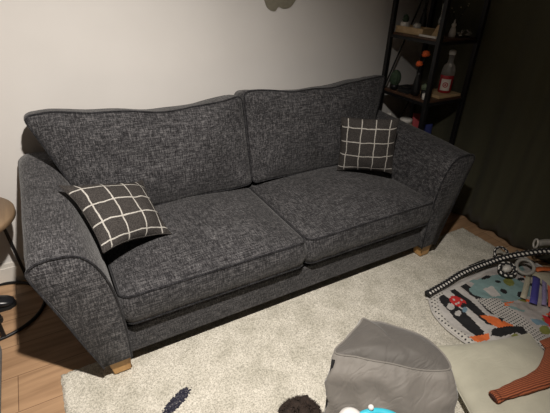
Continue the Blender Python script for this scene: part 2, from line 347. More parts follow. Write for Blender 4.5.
# base below the seat cushions, with the gap's shade painted as a black platform
bm = BM(); box(bm, .0, W, -.005, .84, .095, .248, .018, 3); obj('base', bm, TWEED, sofa)
bm = BM(); box(bm, .0, W, .02, .80, .235, .285); obj('seat_platform', bm, BLACKCLOTH, sofa, smooth=False)
bm = BM(); box(bm, -.02, W+.02, .76, .872, .10, .80, .03, 3); obj('back_frame', bm, TWEED, sofa)
def seat_cushion(x0, x1, seed):
    bm = BM(); n = 34; y0, y1 = -.038, .70; zb, zt = .276, .425; loops = []
    cx, cy, hx, hy = (x0+x1)/2, (y0+y1)/2, (x1-x0)/2, (y1-y0)/2
    def outline(t, exp=9):
        c, s_ = math.cos(t), math.sin(t); return (abs(c)**(2/exp)*(1 if c > 0 else -1), abs(s_)**(2/exp)*(1 if s_ > 0 else -1))
    # uniform outline of a rounded rectangle
    r = .045; pts = []
    for qx, qy, a0 in ((1, -1, -PI/2), (1, 1, 0), (-1, 1, PI/2), (-1, -1, PI)):
        for k in range(7): a = a0+PI/2*k/6; pts.append((cx+qx*(hx-r)+r*math.cos(a), cy+qy*(hy-r)+r*math.sin(a)))
        nx_, ny_ = {(1, -1): (1, 1), (1, 1): (-1, 1), (-1, 1): (-1, -1), (-1, -1): (1, -1)}[(qx, qy)]
        a = a0+PI/2; p = (cx+qx*(hx-r)+r*math.cos(a), cy+qy*(hy-r)+r*math.sin(a)); q = (cx+nx_*(hx-r)+r*math.cos(a), cy+ny_*(hy-r)+r*math.sin(a))
        for k in range(1, 24): pts.append((p[0]+(q[0]-p[0])*k/24, p[1]+(q[1]-p[1])*k/24))
    def zt_at(x, y):
        u = (x-cx)/hx; v = (y-cy)/hy
        return zt+.058*(1-abs(u)**2.4)*(1-abs(v)**2.6)+.022*max(0, -(abs(u)**6))*0+fbm((x, y, seed), 5, .006)
    levels = [(.0, zb-.004, .05), (.0, zb, .012), (0, zb+.012, 0), (.012, (zb+zt)/2-.02, 0), (.013, (zb+zt)/2+.02, 0), (.004, zt-.012, 0), (0, zt, 0)]
    R = []
    for out, z, ins in levels:
        k = out-ins; R.append([bm.verts.new((cx+(x-cx)*(1+k/hx)+fbm((x*2, y*2, z*6+seed), 3, .006)*(out > 0), cy+(y-cy)*(1+k/hy)+fbm((x*2, y*2, z*9+seed), 4, .006)*(out > 0), z)) for x, y in pts])
    for j in range(1, 15):
        q = 1-j/15; row = []
        for x, y in pts:
            X, Y = cx+(x-cx)*q, cy+(y-cy)*q; row.append(bm.verts.new((X, Y, zt_at(X, Y)+(.006 if j == 1 else .004))))
        R.append(row)
    n = len(pts)
    for A, B in zip(R, R[1:]):
        for i in range(n): bm.faces.new((A[i], A[(i+1) % n], B[(i+1) % n], B[i]))
    bm.faces.new(R[0][::-1]); c = bm.verts.new((cx, cy, zt_at(cx, cy)+.004))
    for i in range(n): bm.faces.new((R[-1][i], R[-1][(i+1) % n], c))
    o = obj('seat_cushion', bm, TWEED, sofa)
    bm = BM(); tube(bm, [(x, y, zt+.002) for x, y in pts], .0055, 6, True); tube(bm, [(x, y, zb+.010) for x, y in pts], .005, 6, True)
    obj('piping', bm, TWEEDP, o)
XM = .868
seat_cushion(.004, XM-.003, 1); seat_cushion(XM+.003, W-.004, 5)
def sagf(u):
    return math.sin(PI*u)**.8
def puffy(corners, T, nu=40, nv=34, p=5, q=.5, sag=0, pinch=.05, wr=.004, ws=6, seed=0, normal=None, uv=False, wide=0, edge=.0):
    """corners: bottom-left, bottom-right, top-right, top-left of the seam plane; returns bmesh + seam loop"""
    BL, BR, TR, TL = [Vector(c) for c in corners]; nrm = normal or (BR-BL).cross(TL-BL).normalized()
    bm = BM(); uvl = bm.loops.layers.uv.verify(); S = {}; seam = []
    def P(u, v):
        a = BL.lerp(BR, u); b = TL.lerp(TR, u); c = a.lerp(b, v)
        # edges pulled in between the corners
        cu = (u-.5)*2; cv = (v-.5)*2
        c += (TL-BL).normalized()*(-cv*pinch*(1-cu*cu)*(abs(cv)**3)*(TL-BL).length*.5) + (BR-BL).normalized()*(-cu*pinch*(1-cv*cv)*(abs(cu)**3)*(BR-BL).length*.5)
        if sag: c += Vector((0, 0, -sag*sagf(u)*v**2))
        return c
    for side in (1, -1):
        for j in range(nv+1):
            for i in range(nu+1):
                u, v = i/nu, j/nv; cu, cv = 2*u-1, 2*v-1
                # concentrate the samples near the seams
                uu = .5+.5*math.copysign(math.sin(abs(cu)*PI/2)**1.0, cu); vv = .5+.5*math.copysign(math.sin(abs(cv)*PI/2), cv)
                cu, cv = 2*uu-1, 2*vv-1
                b = (i in (0, nu) or j in (0, nv))
                if b and side == -1: S[(side, i, j)] = S[(1, i, j)]; continue
                t = T/2*(max(0, 1-abs(cu)**p)*max(0, 1-abs(cv)**p))**q
                c = P(uu, vv); w = fbm((c.x, c.y, c.z+seed+side), ws, wr)+fbm((c.x, c.y, c.z+seed), ws*2.6, wr*.45)
                c = c+nrm*side*(t+(0 if b else w*min(1, t/(T*.2))))
                if b: c = c+nrm*fbm((c.x, c.y, c.z+seed), 9, edge)
                S[(side, i, j)] = bm.verts.new(c)
        for j in range(nv):
            for i in range(nu):
                vs = [S[(side, i, j)], S[(side, i+1, j)], S[(side, i+1, j+1)], S[(side, i, j+1)]]
                if side == -1: vs.reverse()
                f = bm.faces.new(vs)
                ij = [(i, j), (i+1, j), (i+1, j+1), (i, j+1)]
                if side == -1: ij.reverse()
                for lp, (a, b_) in zip(f.loops, ij):
                    lp[uvl].uv = (.5+.5*math.copysign(math.sin(abs(2*a/nu-1)*PI/2), 2*a/nu-1), .5+.5*math.copysign(math.sin(abs(2*b_/nv-1)*PI/2), 2*b_/nv-1))
    seam = [S[(1, i, 0)].co.copy() for i in range(nu)]+[S[(1, nu, j)].co.copy() for j in range(nv)]+[S[(1, i, nv)].co.copy() for i in range(nu, 0, -1)]+[S[(1, 0, j)].co.copy() for j in range(nv, 0, -1)]
    return bm, seam
def back_cushion(corners, top, seed):
    """top: list of (u, dz) offsets of the top edge"""
    BL, BR, TR, TL = [Vector(c) for c in corners]; nrm = (BR-BL).cross(TL-BL).normalized()
    # outline of the seam plane, rounded corners, as (u, v)
    def tz(u):
        for (a, p), (b, q) in zip(top, top[1:]):
            if u <= b: t = (u-a)/(b-a); return p+(q-p)*t
        return top[-1][1]
    ru, rv = .035, .06; out = []
    for cu, cv, a0 in ((1-ru, rv, -PI/2), (1-ru, 1-rv, 0), (ru, 1-rv, PI/2), (ru, rv, PI)):
        for k in range(7): a = a0+PI/2*k/6; out.append((cu+ru*math.cos(a), cv+rv*math.sin(a)))
        a = a0+PI/2; p = (cu+ru*math.cos(a), cv+rv*math.sin(a)); nxt = {(1-ru, rv): (1-ru, 1-rv), (1-ru, 1-rv): (ru, 1-rv), (ru, 1-rv): (ru, rv), (ru, rv): (1-ru, rv)}[(cu, cv)]
        q = (nxt[0]+ru*math.cos(a), nxt[1]+rv*math.sin(a))
        for k in range(1, 26): out.append((p[0]+(q[0]-p[0])*k/26, p[1]+(q[1]-p[1])*k/26))
    n = len(out)
    def P(u, v, d, extra=0):
        c = BL.lerp(BR, u).lerp(TL.lerp(TR, u), v); c.z += tz(u)*max(0, v)**3
        return c+nrm*d
    def row(q, d, w):
        r = []
        for u, v in out:
            U, V = .5+(u-.5)*q, .5+(v-.5)*q; c = P(U, V, d); k = fbm((c.x, c.y+seed, c.z), 4.5, w)+fbm((c.x, c.y+seed, c.z), 12, w*.35)
            r.append(P(U, V, d+k)+Vector((0, 0, fbm((c.x*2, d*3, seed), 3, .008))))
        return r
    T = .075; rows = []
    for j in range(14, 0, -1): q = 1-j/14.5; rows.append(row(q, -T-.03*(1-q**3), .006))
    rows += [row(.985, -T, .004), row(1.004, -T*.6, .006), row(1.012, 0, .007), row(1.012, T*.6, .006), row(1.0, T, .005)]
    f = len(rows)-1
    for j in range(1, 15): q = 1-j/14.5; rows.append(row(q, T+.058*(1-q**2.8)*1.0, .012*min(1, j/3)))
    bm = BM(); R = [[bm.verts.new(p) for p in r] for r in rows]
    for A, B in zip(R, R[1:]):
        for i in range(n): bm.faces.new((A[i], A[(i+1) % n], B[(i+1) % n], B[i]))
    bm.faces.new(R[0]); bm.faces.new(R[-1]); seam = [v.co.copy() for v in R[f]]; seam2 = [v.co.copy() for v in R[14]]
    o = obj('back_cushion', bm, TWEED, sofa)
    bm = BM(); tube(bm, seam, .005, 6, True); tube(bm, seam2, .002, 5, True); obj('piping', bm, TWEEDP, o)
back_cushion([(.006, .635, .455), (.868, .635, .455), (.850, .725, .955), (-.180, .715, .984)], [(0, -.014), (.1, -.008), (.3, -.026), (.55, -.052), (.66, -.052), (.78, -.042), (.9, -.022), (1, -.004)], 3)
back_cushion([(.874, .635, .455), (1.735, .635, .455), (1.875, .725, .965), (.862, .725, .965)], [(0, 0), (.08, 0), (.3, -.028), (.6, -.03), (.8, -.01), (1, .01)], 11)
for lx, ly in ((-.095, -.018), (1.755, -.018), (-.06, .76), (1.72, .76)):
    bm = BM(); s = -1 if lx < .5 else 1
    vs = []
    for z, sh in ((.108, 0), (.0205 if ly < .1 else .0, .016)):
        xa, xb = lx+(sh if s < 0 else 0), lx+.092-(sh if s > 0 else 0)
        vs.append([bm.verts.new(p) for p in ((xa, ly, z), (xb-(.006 if z < .05 else 0), ly, z), (xb-(.006 if z < .05 else 0), ly+.075-sh, z), (xa, ly+.075-sh, z))])
    for k in range(4): bm.faces.new((vs[0][k], vs[0][(k+1) % 4], vs[1][(k+1) % 4], vs[1][k]))
    bm.faces.new(vs[0]); bm.faces.new(vs[1]); bmesh.ops.bevel(bm, geom=list(bm.edges), offset=.003, segments=2, affect='EDGES')
    obj('leg', bm, OAKLEG, sofa, smooth=False)

# ------------------------------------------------------------------ throw pillows
def throw_pillow(corners, T, label, seed, **kw):
    c = sum((Vector(p) for p in corners), Vector())/4
    bm, seam = puffy(corners, T, 44, 44, 2.4, .60, 0, kw.get('pinch', .13), kw.get('wr', .008), 9, seed, edge=.01)
    low = min(v.co.z for v in bm.verts)
    root = empty('throw_pillow', label, 'pillow', (c.x, c.y, low))
    root['group'] = 'plaid throw pillows on the sofa'
    o = obj('cover', bm, PLAID, root)
    obj('seam', tube(BM(), seam, .003, 5, True), PLAID, root)
PL = [(-.012, .10, .568), (.290, .232, .488), (.246, .508, .645), (-.105, .385, .755)]
PR = [(1.40, .450, .495), (1.645, .235, .515), (1.65, .262, .840), (1.405, .470, .822)]
throw_pillow(PL, .13, 'dark plaid throw pillow lying tilted against the left sofa arm', 2)
throw_pillow(PR, .11, 'dark plaid throw pillow standing upright against the right back cushion', 8, pinch=.06)
# ------------------------------------------------------------------ curtain
def make_curtain():
    root = empty('curtain', 'dark olive floor-length curtain hanging behind the shelving unit', 'curtain', (2.43, -.2, 0))
    bm = BM(); ny, nz = 260, 24; g = []
    for k in range(nz+1):
        row = []
        z = .012+2.33*k/nz
        for j in range(ny+1):
            y = -1.35+2.22*j/ny; t = k/nz
            ph = y*19+1.3*math.sin(y*3.1)+.5*math.sin(y*7.7+z*.8)
            amp = .008+.005*math.sin(y*5+1)+.004*(1-t)
            x = 2.435-amp*math.sin(ph)-.010*math.sin(ph*2.1+z)*(1-t)+fbm((y*2, z, 2), 3, .006)
            row.append(bm.verts.new((x, y, z)))
        g.append(row)
    for k in range(nz):
        for j in range(ny): bm.faces.new((g[k][j], g[k][j+1], g[k+1][j+1], g[k+1][j]))
    p = obj('fabric_panel', bm, CURTAIN, root)
    md = p.modifiers.new('thickness', 'SOLIDIFY'); md.thickness = .003
    obj('curtain_rod', tube(BM(), [(2.435, -1.45, 2.35), (2.435, .88, 2.35)], .012, 10), BLACKMETAL, root)
    for y in (-1.3, .8): obj('rod_bracket', bar(BM(), (2.435, y, 2.35), (2.499, y, 2.35), .015), BLACKMETAL, root, smooth=False)
make_curtain()

# ------------------------------------------------------------------ shelving unit
SX0, SX1, SY0, SY1 = 2.002, 2.350, .390, .790
BT = {'low': .14, 'mid': .50, 'main': .862, 'high': 1.224, 'upper': 1.586, 'top': 1.93}
def make_shelf():
    root = empty('shelving_unit', 'tall black metal shelving unit with brown wooden boards in the corner', 'shelf', ((SX0+SX1)/2, (SY0+SY1)/2, 0))
    for x in (SX0, SX1):
        for y in (SY0, SY1): obj('post', box(BM(), x-.014, x+.014, y-.014, y+.014, 0, 1.96, .002, 1), BLACKMETAL, root, smooth=False)
    for z in BT.values():
        obj('board', box(BM(), SX0+.006, SX1-.006, SY0+.006, SY1-.006, z-.012, z+.004, .002, 1), DARKWOOD, root, smooth=False)
        bm = BM(); zz = z-.014
        for a, b in (((SX0, SY0), (SX1, SY0)), ((SX1, SY0), (SX1, SY1)), ((SX1, SY1), (SX0, SY1)), ((SX0, SY1), (SX0, SY0))): bar(bm, (*a, zz-.004), (*b, zz-.004), .018)
        obj('shelf_frame', bm, BLACKMETAL, root, smooth=False)
    bm = BM(); bar(bm, (SX0, SY1+.004, .15), (SX1, SY1+.004, .85), .008); obj('cross_brace', bm, BLACKMETAL, root, smooth=False)
    bm = BM(); bar(bm, (SX0+.02, SY1+.004, .87), (SX0+.30, SY1+.004, 1.58), .008); obj('cross_brace', bm, BLACKMETAL, root, smooth=False)
make_shelf()
ZH = BT['high']+.0045; ZM = BT['main']+.0045; ZL = BT['mid']+.0045
# upper board: wooden tray with two pots
t = empty('wooden_tray', 'pale wooden tray box on the upper shelf holding two small pots', 'tray', (2.08, .66, ZH))
bm = BM(); box(bm, 2.022, 2.135, .545, .775, ZH, ZH+.008, .001, 1); obj('tray_base', bm, PALEWOOD, t, smooth=False)
for a in ((2.022, 2.028, .545, .775), (2.129, 2.135, .545, .775), (2.028, 2.129, .545, .551), (2.028, 2.129, .769, .775)):
    obj('tray_side', box(BM(), *a, ZH+.006, ZH+.040), PALEWOOD, t, smooth=False)
def pot(label, x, y, z, r, h, plant):
    p = empty('plant_pot' if plant else 'ceramic_pot', label, 'pot', (x, y, z))
    obj('pot', lathe(BM(), x, y, [(r*.75, 0), (r*.92, h*.2), (r, h*.6), (r*.97, h), (r*.86, h), (r*.84, h*.8), (.001, h*.8)], 20, z), WHITECER, p)
    if plant:
        bm = BM(); ball(bm, (x, y, z+h+r*.55), r*.62, 3, 1, 1, 1.35, .18, 30)
        for k in range(26):
            a = k*2.4; zz = random.uniform(-.4, 1); rr = math.sqrt(max(0, 1-zz*zz)); d = Vector((rr*math.cos(a), rr*math.sin(a), zz*1.3)); c = Vector((x, y, z+h+r*.55))
            tube(bm, [c+d*r*.6, c+d*r*.85], [.0012, .0003], 4)
        obj('cactus', bm, CACTUS, p)
    else:
        obj('lid', lathe(BM(), x, y, [(r*.85, 0), (r*.7, r*.25), (r*.3, r*.4), (.002, r*.42)], 16, z+h*.95), WHITECER, p)
pot('white pot with a small dark cactus on the wooden tray', 2.058, .735, ZH+.0085, .030, .055, True)
pot('low white ceramic pot beside the cactus on the tray', 2.098, .668, ZH+.0085, .024, .045, False)
# wire plant / dark twig vase at the back of the tray
v = empty('twig_vase', 'slim dark vase with dark twigs behind the hourglass ornament', 'vase', (2.19, .71, ZH))
obj('vase', lathe(BM(), 2.19, .71, [(.018, 0), (.024, .03), (.02, .08), (.010, .12), (.012, .14)], 16, ZH), BLACKMETAL, v)
for k in range(7):
    a = k*.9; p0 = Vector((2.19, .71, ZH+.13)); pts = [p0+Vector((math.cos(a)*.05*t*t+.008*math.sin(t*9+k), math.sin(a)*.03*t*t-.01*t, .18*t)) for t in [i/8 for i in range(9)]]
    b = obj('twig', tube(BM(), pts, .0022, 5), BLACKMETAL, v)
# glass ornament with a wooden wedge
g = empty('glass_ornament', 'clear glass ornament on a pale wooden wedge by the front shelf post', 'ornament', (2.085, .475, ZH))
bm = BM(); vs = [bm.verts.new(p) for p in ((2.045, .45, ZH), (2.115, .45, ZH), (2.115, .50, ZH), (2.045, .50, ZH), (2.075, .465, ZH+.07), (2.09, .465, ZH+.07), (2.09, .485, ZH+.07), (2.075, .485, ZH+.07))]
for f in ((0, 1, 2, 3), (4, 5, 6, 7), (0, 1, 5, 4), (1, 2, 6, 5), (2, 3, 7, 6), (3, 0, 4, 7)): bm.faces.new([vs[i] for i in f])
obj('wooden_wedge', bm, PALEWOOD, g, smooth=False)
obj('glass_tube', lathe(BM(), 2.083, .475, [(.014, 0), (.018, .02), (.010, .06), (.012, .10), (.016, .12)], 16, ZH+.07), CLEAR, g)
c = empty('paper_card', 'thin white card lying at the front of the upper board', 'card', (2.04, .55, ZH))
obj('card', box(BM(), 2.012, 2.020, .43, .56, ZH, ZH+.012), WHITECER, c, smooth=False)
# right bay: white figurine and silver ornaments
f = empty('figurine', 'small white figurine beside the front post of the upper shelf', 'figurine', (2.185, .46, ZH))
bm = BM(); lathe(bm, 2.185, .46, [(.020, 0), (.021, .02), (.016, .045), (.011, .058)], 16, ZH); ball(bm, (2.185, .46, ZH+.068), .014, 2); obj('body', bm, WHITECER, f)
obj('ear', lathe(BM(), 2.180, .455, [(.005, 0), (.004, .015), (.001, .026)], 8, ZH+.076), WHITECER, f)
obj('ear', lathe(BM(), 2.191, .466, [(.005, 0), (.004, .015), (.001, .022)], 8, ZH+.076), WHITECER, f)
SILVER = plain('silver_foil', (.45, .45, .44), .25, .2, 80, metal=.8)
for k, (x, y, l) in enumerate(((2.225, .43, 'nearest the figurine'), (2.26, .455, 'between two others'), (2.295, .43, 'nearest the right post'))):
    bm = BM(); 
    for q in range(9):
        a = q*.7+k; rr = .02+.012*random.random(); tube(bm, [(x, y, ZH+.006+.003*q), (x+rr*math.cos(a)*.6, y+rr*math.sin(a)*.5, ZH+.012+.003*q), (x+rr*math.cos(a), y+rr*math.sin(a)*.8, ZH+.004+.005*q)], [.004, .005, .001], 5)
    ball(bm, (x, y, ZH+.012), .013, 2, 1, 1, .9, .2)
    tag(obj('silver_ornament', bm, SILVER, origin=(x, y, ZH)), 'crumpled silver ornament on the upper shelf, '+l, 'ornament', 'silver ornaments on the upper shelf')
LT = plain('tiny_warm_beads', (.5, .42, .3), .4)
s = empty('wire_branch', 'thin wire branch with pale beads at the right of the upper shelf', 'decoration', (2.315, .55, ZH))
obj('foot', lathe(BM(), 2.315, .55, [(.02, 0), (.02, .006), (.004, .01)], 14, ZH), BLACKMETAL, s)
for k in range(8):
    a = k*.8; pts = [Vector((2.315, .55, ZH+.008))+Vector((-.02*t+math.cos(a)*.05*t*t*1.1, math.sin(a)*.07*t*t, .11*t*(1+.08*k))) for t in [i/6 for i in range(7)]]
    w = obj('wire', tube(BM(), pts, .0012, 4), BLACKMETAL, s)
    obj('bead', ball(BM(), pts[-1], .004, 1), LT, w)
# main board: bottle on a cutting board
cb = empty('cutting_board', 'small pale wooden board under the red bottle on the shelf', 'board', (2.26, .46, ZM))
obj('board_slab', box(BM(), 2.125, 2.332, .402, .56, ZM, ZM+.018, .004, 2), PALEWOOD, cb, smooth=False)
REDL = plain('red_liquid', (.34, .022, .03), .2, .1); LABELW = plain('white_paper_label', (.66, .60, .55), .6, .03); REDINK = plain('red_ink', (.40, .03, .04), .6, .1)
ZB = ZM+.019; bx_, by_ = 2.245, .47; R = .042
b = empty('glass_bottle', 'clear glass bottle of red liquid with a white label on the pale board', 'bottle', (bx_, by_, ZB))
obj('red_liquid', lathe(BM(), bx_, by_, [(R*.9, 0), (R, .006), (R, .105), (R*.97, .112)], 32, ZB), REDL, b)
obj('glass_shoulder', lathe(BM(), bx_, by_, [(R*.99, .1125), (R*.98, .14), (R*.8, .168), (R*.45, .185), (R*.38, .20), (R*.38, .235)], 32, ZB), glass('frosted_glass', (.75, .72, .68), .3), b)
obj('stopper', lathe(BM(), bx_, by_, [(R*.45, .235), (R*.5, .24), (R*.5, .258), (R*.3, .264)], 20, ZB), WHITECER, b)
bm = BM(); th0 = math.atan2(-1.341-by_, -.085-bx_)
def patch(bm, a0, a1, z0, z1, r, n=14):
    A = [bm.verts.new((bx_+r*math.cos(a0+(a1-a0)*i/n), by_+r*math.sin(a0+(a1-a0)*i/n), z0)) for i in range(n+1)]
    B = [bm.verts.new((bx_+r*math.cos(a0+(a1-a0)*i/n), by_+r*math.sin(a0+(a1-a0)*i/n), z1)) for i in range(n+1)]
    for i in range(n): bm.faces.new((A[i], A[i+1], B[i+1], B[i]))
patch(bm, th0-.72, th0+.72, ZB+.018, ZB+.090, R+.0008); lb = obj('paper_label', bm, LABELW, b)
bm = BM()
def disc(r0, r1, n=20, k=1):
    ps = []
    for r_ in (r0, r1): ps.append([bm.verts.new((bx_+(R+.0016)*math.cos(th0+r_*math.cos(2*PI*i/n)/R), by_+(R+.0016)*math.sin(th0+r_*math.cos(2*PI*i/n)/R), ZB+.054+r_*math.sin(2*PI*i/n))) for i in range(n)])
    for i in range(n): bm.faces.new((ps[0][i], ps[0][(i+1) % n], ps[1][(i+1) % n], ps[1][i]))
disc(.011, .017); disc(.001, .0065); obj('label_emblem', bm, REDINK, lb)
# orange flowers
f = empty('flower_vase', 'black vase with two orange flower heads on the main shelf', 'vase', (2.05, .52, ZM))
obj('vase', lathe(BM(), 2.055, .54, [(.022, 0), (.028, .03), (.022, .09), (.014, .13), (.017, .15)], 20, ZM), BLACKMETAL, f)
for (x, y, z, r) in ((2.020, .52, ZM+.205, .019), (2.062, .52, ZM+.262, .022)):
    st = obj('stem', tube(BM(), [(2.055, .54, ZM+.12), ((2.055+x)/2, .535, ZM+.17), (x, y, z)], .0025, 5), BLACKMETAL, f)
    obj('flower_head', ball(BM(), (x, y, z), r, 3, 1, 1, .85, .35, 60), ORANGE, st)
# rounded dark plant at left, black box, succulent, cup
p = empty('dark_cactus', 'tall dark rounded cactus at the left end of the main shelf', 'plant', (2.04, .715, ZM))
bm = BM(); 
vs = bmesh.ops.create_icosphere(bm, subdivisions=4, radius=1)['verts']
for v_ in vs:
    a = math.atan2(v_.co.y, v_.co.x); k = 1+.07*math.cos(a*12); v_.co = Vector((2.04+v_.co.x*.036*k, .72+v_.co.y*.036*k, ZM+.075+v_.co.z*.055))
obj('cactus', bm, CACTUS, p); obj('pot', lathe(BM(), 2.04, .72, [(.022, 0), (.03, .035), (.027, .035), (.026, .025)], 20, ZM), BLACKMETAL, p)
p = empty('storage_box', 'low black box lying on the main shelf', 'box', (2.07, .61, ZM))
obj('box_body', box(BM(), 2.028, 2.115, .580, .672, ZM, ZM+.028, .003, 2), BLACKCLOTH, p, smooth=False); obj('lid', box(BM(), 2.025, 2.118, .577, .675, ZM+.029, ZM+.038, .002, 1), BLACKMETAL, p, smooth=False)
p = empty('succulent_pot', 'small green succulent behind the front shelf post', 'plant', (2.07, .465, ZM))
obj('pot', lathe(BM(), 2.068, .478, [(.018, 0), (.022, .03), (.020, .045), (.018, .045), (.017, .038)], 20, ZM), BLACKMETAL, p)
SUCC = plain('sage_succulent', (.13, .17, .11), .7, .3, 60)
bm = BM(); ball(bm, (2.066, .478, ZM+.064), .023, 3, 1, 1, .85, .3, 50); obj('leaves', bm, SUCC, p)
p = empty('candle_cup', 'small white cup at the front edge of the main shelf', 'cup', (2.035, .435, ZM))
obj('cup', lathe(BM(), 2.030, .435, [(.014, 0), (.017, .004), (.018, .036), (.016, .036), (.015, .03), (.001, .03)], 20, ZM), WHITECER, p)
# lower board (half hidden by the sofa arm)
bm = BM(); BEIGE = plain('beige_card', (.30, .25, .17), .7); 
p = empty('storage_jar', 'beige jar on the lower shelf behind the right sofa arm', 'jar', (2.13, .62, ZL))
obj('jar', lathe(BM(), 2.11, .62, [(.045, 0), (.05, .01), (.05, .13), (.04, .15)], 24, ZL), BEIGE, p); obj('lid', lathe(BM(), 2.11, .62, [(.043, 0), (.043, .02), (.04, .025)], 24, ZL+.15), WHITECER, p)
p = empty('tissue_box', 'white box at the left end of the lower shelf', 'box', (2.03, .72, ZL))
obj('carton', box(BM(), 2.015, 2.075, .69, .775, ZL, ZL+.17, .003, 1), WHITECER, p, smooth=False)
bm = BM(); ball(bm, (2.045, .732, ZL+.175), .024, 2, 1, 1, .9, .4, 40); obj('tissue', bm, WHITECER, p)
BLUEB = plain('navy_packet', (.03, .04, .16), .5); REDB = plain('pinkish_red_packet', (.42, .07, .08), .5)
p = empty('snack_packet', 'navy blue packet standing on the lower shelf by the front post', 'packet', (2.21, .55, ZL)); obj('packet', puffy([(2.17, .53, ZL+.003), (2.26, .50, ZL+.003), (2.26, .51, ZL+.15), (2.17, .54, ZL+.15)], .03, 12, 12)[0], BLUEB, p)
p = empty('snack_packet', 'red packet standing behind the navy packet on the lower shelf', 'packet', (2.22, .61, ZL)); obj('packet', puffy([(2.19, .63, ZL+.003), (2.27, .60, ZL+.003), (2.27, .61, ZL+.20), (2.19, .64, ZL+.20)], .03, 12, 12)[0], REDB, p)

# ------------------------------------------------------------------ side table
TX, TY, TZ, TR = -.545, .665, .555, .232
t = empty('side_table', 'round wooden-topped side table with black metal legs and ring base', 'table', (TX, TY, 0))
obj('table_top', lathe(BM(), TX, TY, [(TR-.006, 0), (TR, .005), (TR, .026), (TR-.004, .03)], 64, TZ-.03), TABLEWOOD, t)
obj('top_rim', lathe(BM(), TX, TY, [(TR-.03, 0), (TR-.03, .012)], 48, TZ-.0425), BLACKMETAL, t)
obj('ring_base', tube(BM(), [(TX+.235*math.cos(a), TY+.222*math.sin(a), .0085) for a in [2*PI*k/48 for k in range(48)]], .0085, 8, True), BLACKMETAL, t)
for a in (.75, .75+2*PI/3, .75+4*PI/3):
    obj('leg', bar(BM(), (TX+.19*math.cos(a), TY+.19*math.sin(a), TZ-.035), (TX+.233*math.cos(a), TY+.220*math.sin(a), .012), .014), BLACKMETAL, t, smooth=False)

# ------------------------------------------------------------------ black shoes by the table
SHOE = plain('black_leather', (.014, .015, .018), .28, .2, 40); SOLE = plain('black_rubber_sole', (.01, .01, .01), .7)
def shoe(cx, cy, rz, label):
    root = empty('shoe', label, 'shoe', (cx, cy, .0), 'black shoes under the side table', (0, 0, rz)); ORG[root] = Vector((0, 0, 0)); root.scale = (.9, .9, .9)
    def ring(x, w, h, z0, n=16, c=0): return [(x, c+w*math.copysign(abs(math.cos(a))**.8, math.cos(a)), z0+h*(math.sin(a)*.5+.5)**.8) for a in [2*PI*k/n for k in range(n)]]
    bm = BM(); R = [[bm.verts.new(p) for p in ring(*q)] for q in ((-.135, .010, .03, .02), (-.128, .030, .075, .014), (-.09, .036, .10, .012), (-.04, .034, .095, .012), (.01, .038, .075, .012), (.06, .045, .058, .012), (.10, .042, .046, .012), (.125, .028, .034, .013), (.135, .008, .018, .016))]
    for A, B in zip(R, R[1:]):
        for i in range(16): bm.faces.new((A[i], A[(i+1) % 16], B[(i+1) % 16], B[i]))
    bm.faces.new(R[0]); bm.faces.new(R[-1]); obj('upper', bm, SHOE, root, local=True)
    bm = BM(); pr = [(-.137, 0), (-.13, .03), (-.08, .037), (0, .036), (.06, .046), (.11, .040), (.135, .018), (.138, 0)]; P = pr+[(x, -y) for x, y in pr[-2:0:-1]]
    A = [bm.verts.new((x, y, 0)) for x, y in P]; B = [bm.verts.new((x, y, .016)) for x, y in P]
    for i in range(len(P)): bm.faces.new((A[i], A[(i+1) % len(P)], B[(i+1) % len(P)], B[i]))
    bm.faces.new(A[::-1]); bm.faces.new(B); obj('sole', bm, SOLE, root, local=True, smooth=False)
    for k in range(3): obj('strap', tube(BM(), [(.0+.028*k, -.038, .05-.004*k), (.0+.028*k, -.02, .082-.010*k), (.0+.028*k, .02, .082-.010*k), (.0+.028*k, .038, .05-.004*k)], .004, 6), SOLE, root, local=True)
shoe(-.565, .70, -.12, 'black shoe under the side table, the one nearer the wall')
shoe(-.625, .592, -.04, 'black shoe under the side table, the one nearer the footstool')

# ------------------------------------------------------------------ footstool at the left edge
fs = empty('footstool', 'charcoal tweed footstool at the left edge of the photo', 'footstool', (-.78, -.02, 0))
bm = BM(); box(bm, -1.08, -.485, -.36, .33, .045, .30, .05, 5); obj('body', bm, TWEED, fs)
obj('seat_pad', puffy([(-1.08, -.36, .345), (-.50, -.36, .345), (-.50, .315, .345), (-1.08, .315, .345)], .12, 24, 24, 6, .5, seed=4)[0], TWEED, fs)
for x in (-1.02, -.57):
    for y in (-.29, .25): obj('leg', lathe(BM(), x, y, [(.018, 0), (.024, .05)], 14), OAKLEG, fs)
# ------------------------------------------------------------------ baby activity mat
def inside(x, y, P):
    r = False; j = len(P)-1
    for i in range(len(P)):
        if (P[i][1] > y) != (P[j][1] > y) and x < (P[j][0]-P[i][0])*(y-P[i][1])/(P[j][1]-P[i][1])+P[i][0]: r = not r
        j = i
    return r
def segdist(x, y, P):
    d = 9
    for i in range(len(P)):
        ax, ay = P[i]; bx, by = P[(i+1) % len(P)]; L = (bx-ax)**2+(by-ay)**2; t = max(0, min(1, ((x-ax)*(bx-ax)+(y-ay)*(by-ay))/L))
        d = min(d, math.hypot(x-ax-t*(bx-ax), y-ay-t*(by-ay)))
    return d
MATCOL = {'white': (.52, .50, .48), 'black': (.012, .012, .014), 'teal': (.20, .31, .31), 'orange': (.72, .16, .04), 'red': (.55, .03, .03), 'bluegrey': (.16, .26, .33), 'olive': (.20, .21, .05), 'grey': (.36, .33, .31), 'pinkish': (.43, .40, .385)}
MATOUT = [(1.56, -.305), (1.50, -.325), (1.465, -.365), (1.432, -.416), (1.410, -.506), (1.415, -.60), (1.43, -.68), (1.44, -.98), (1.50, -1.06), (2.22, -1.08), (2.32, -1.0), (2.345, -.34), (2.30, -.28)]
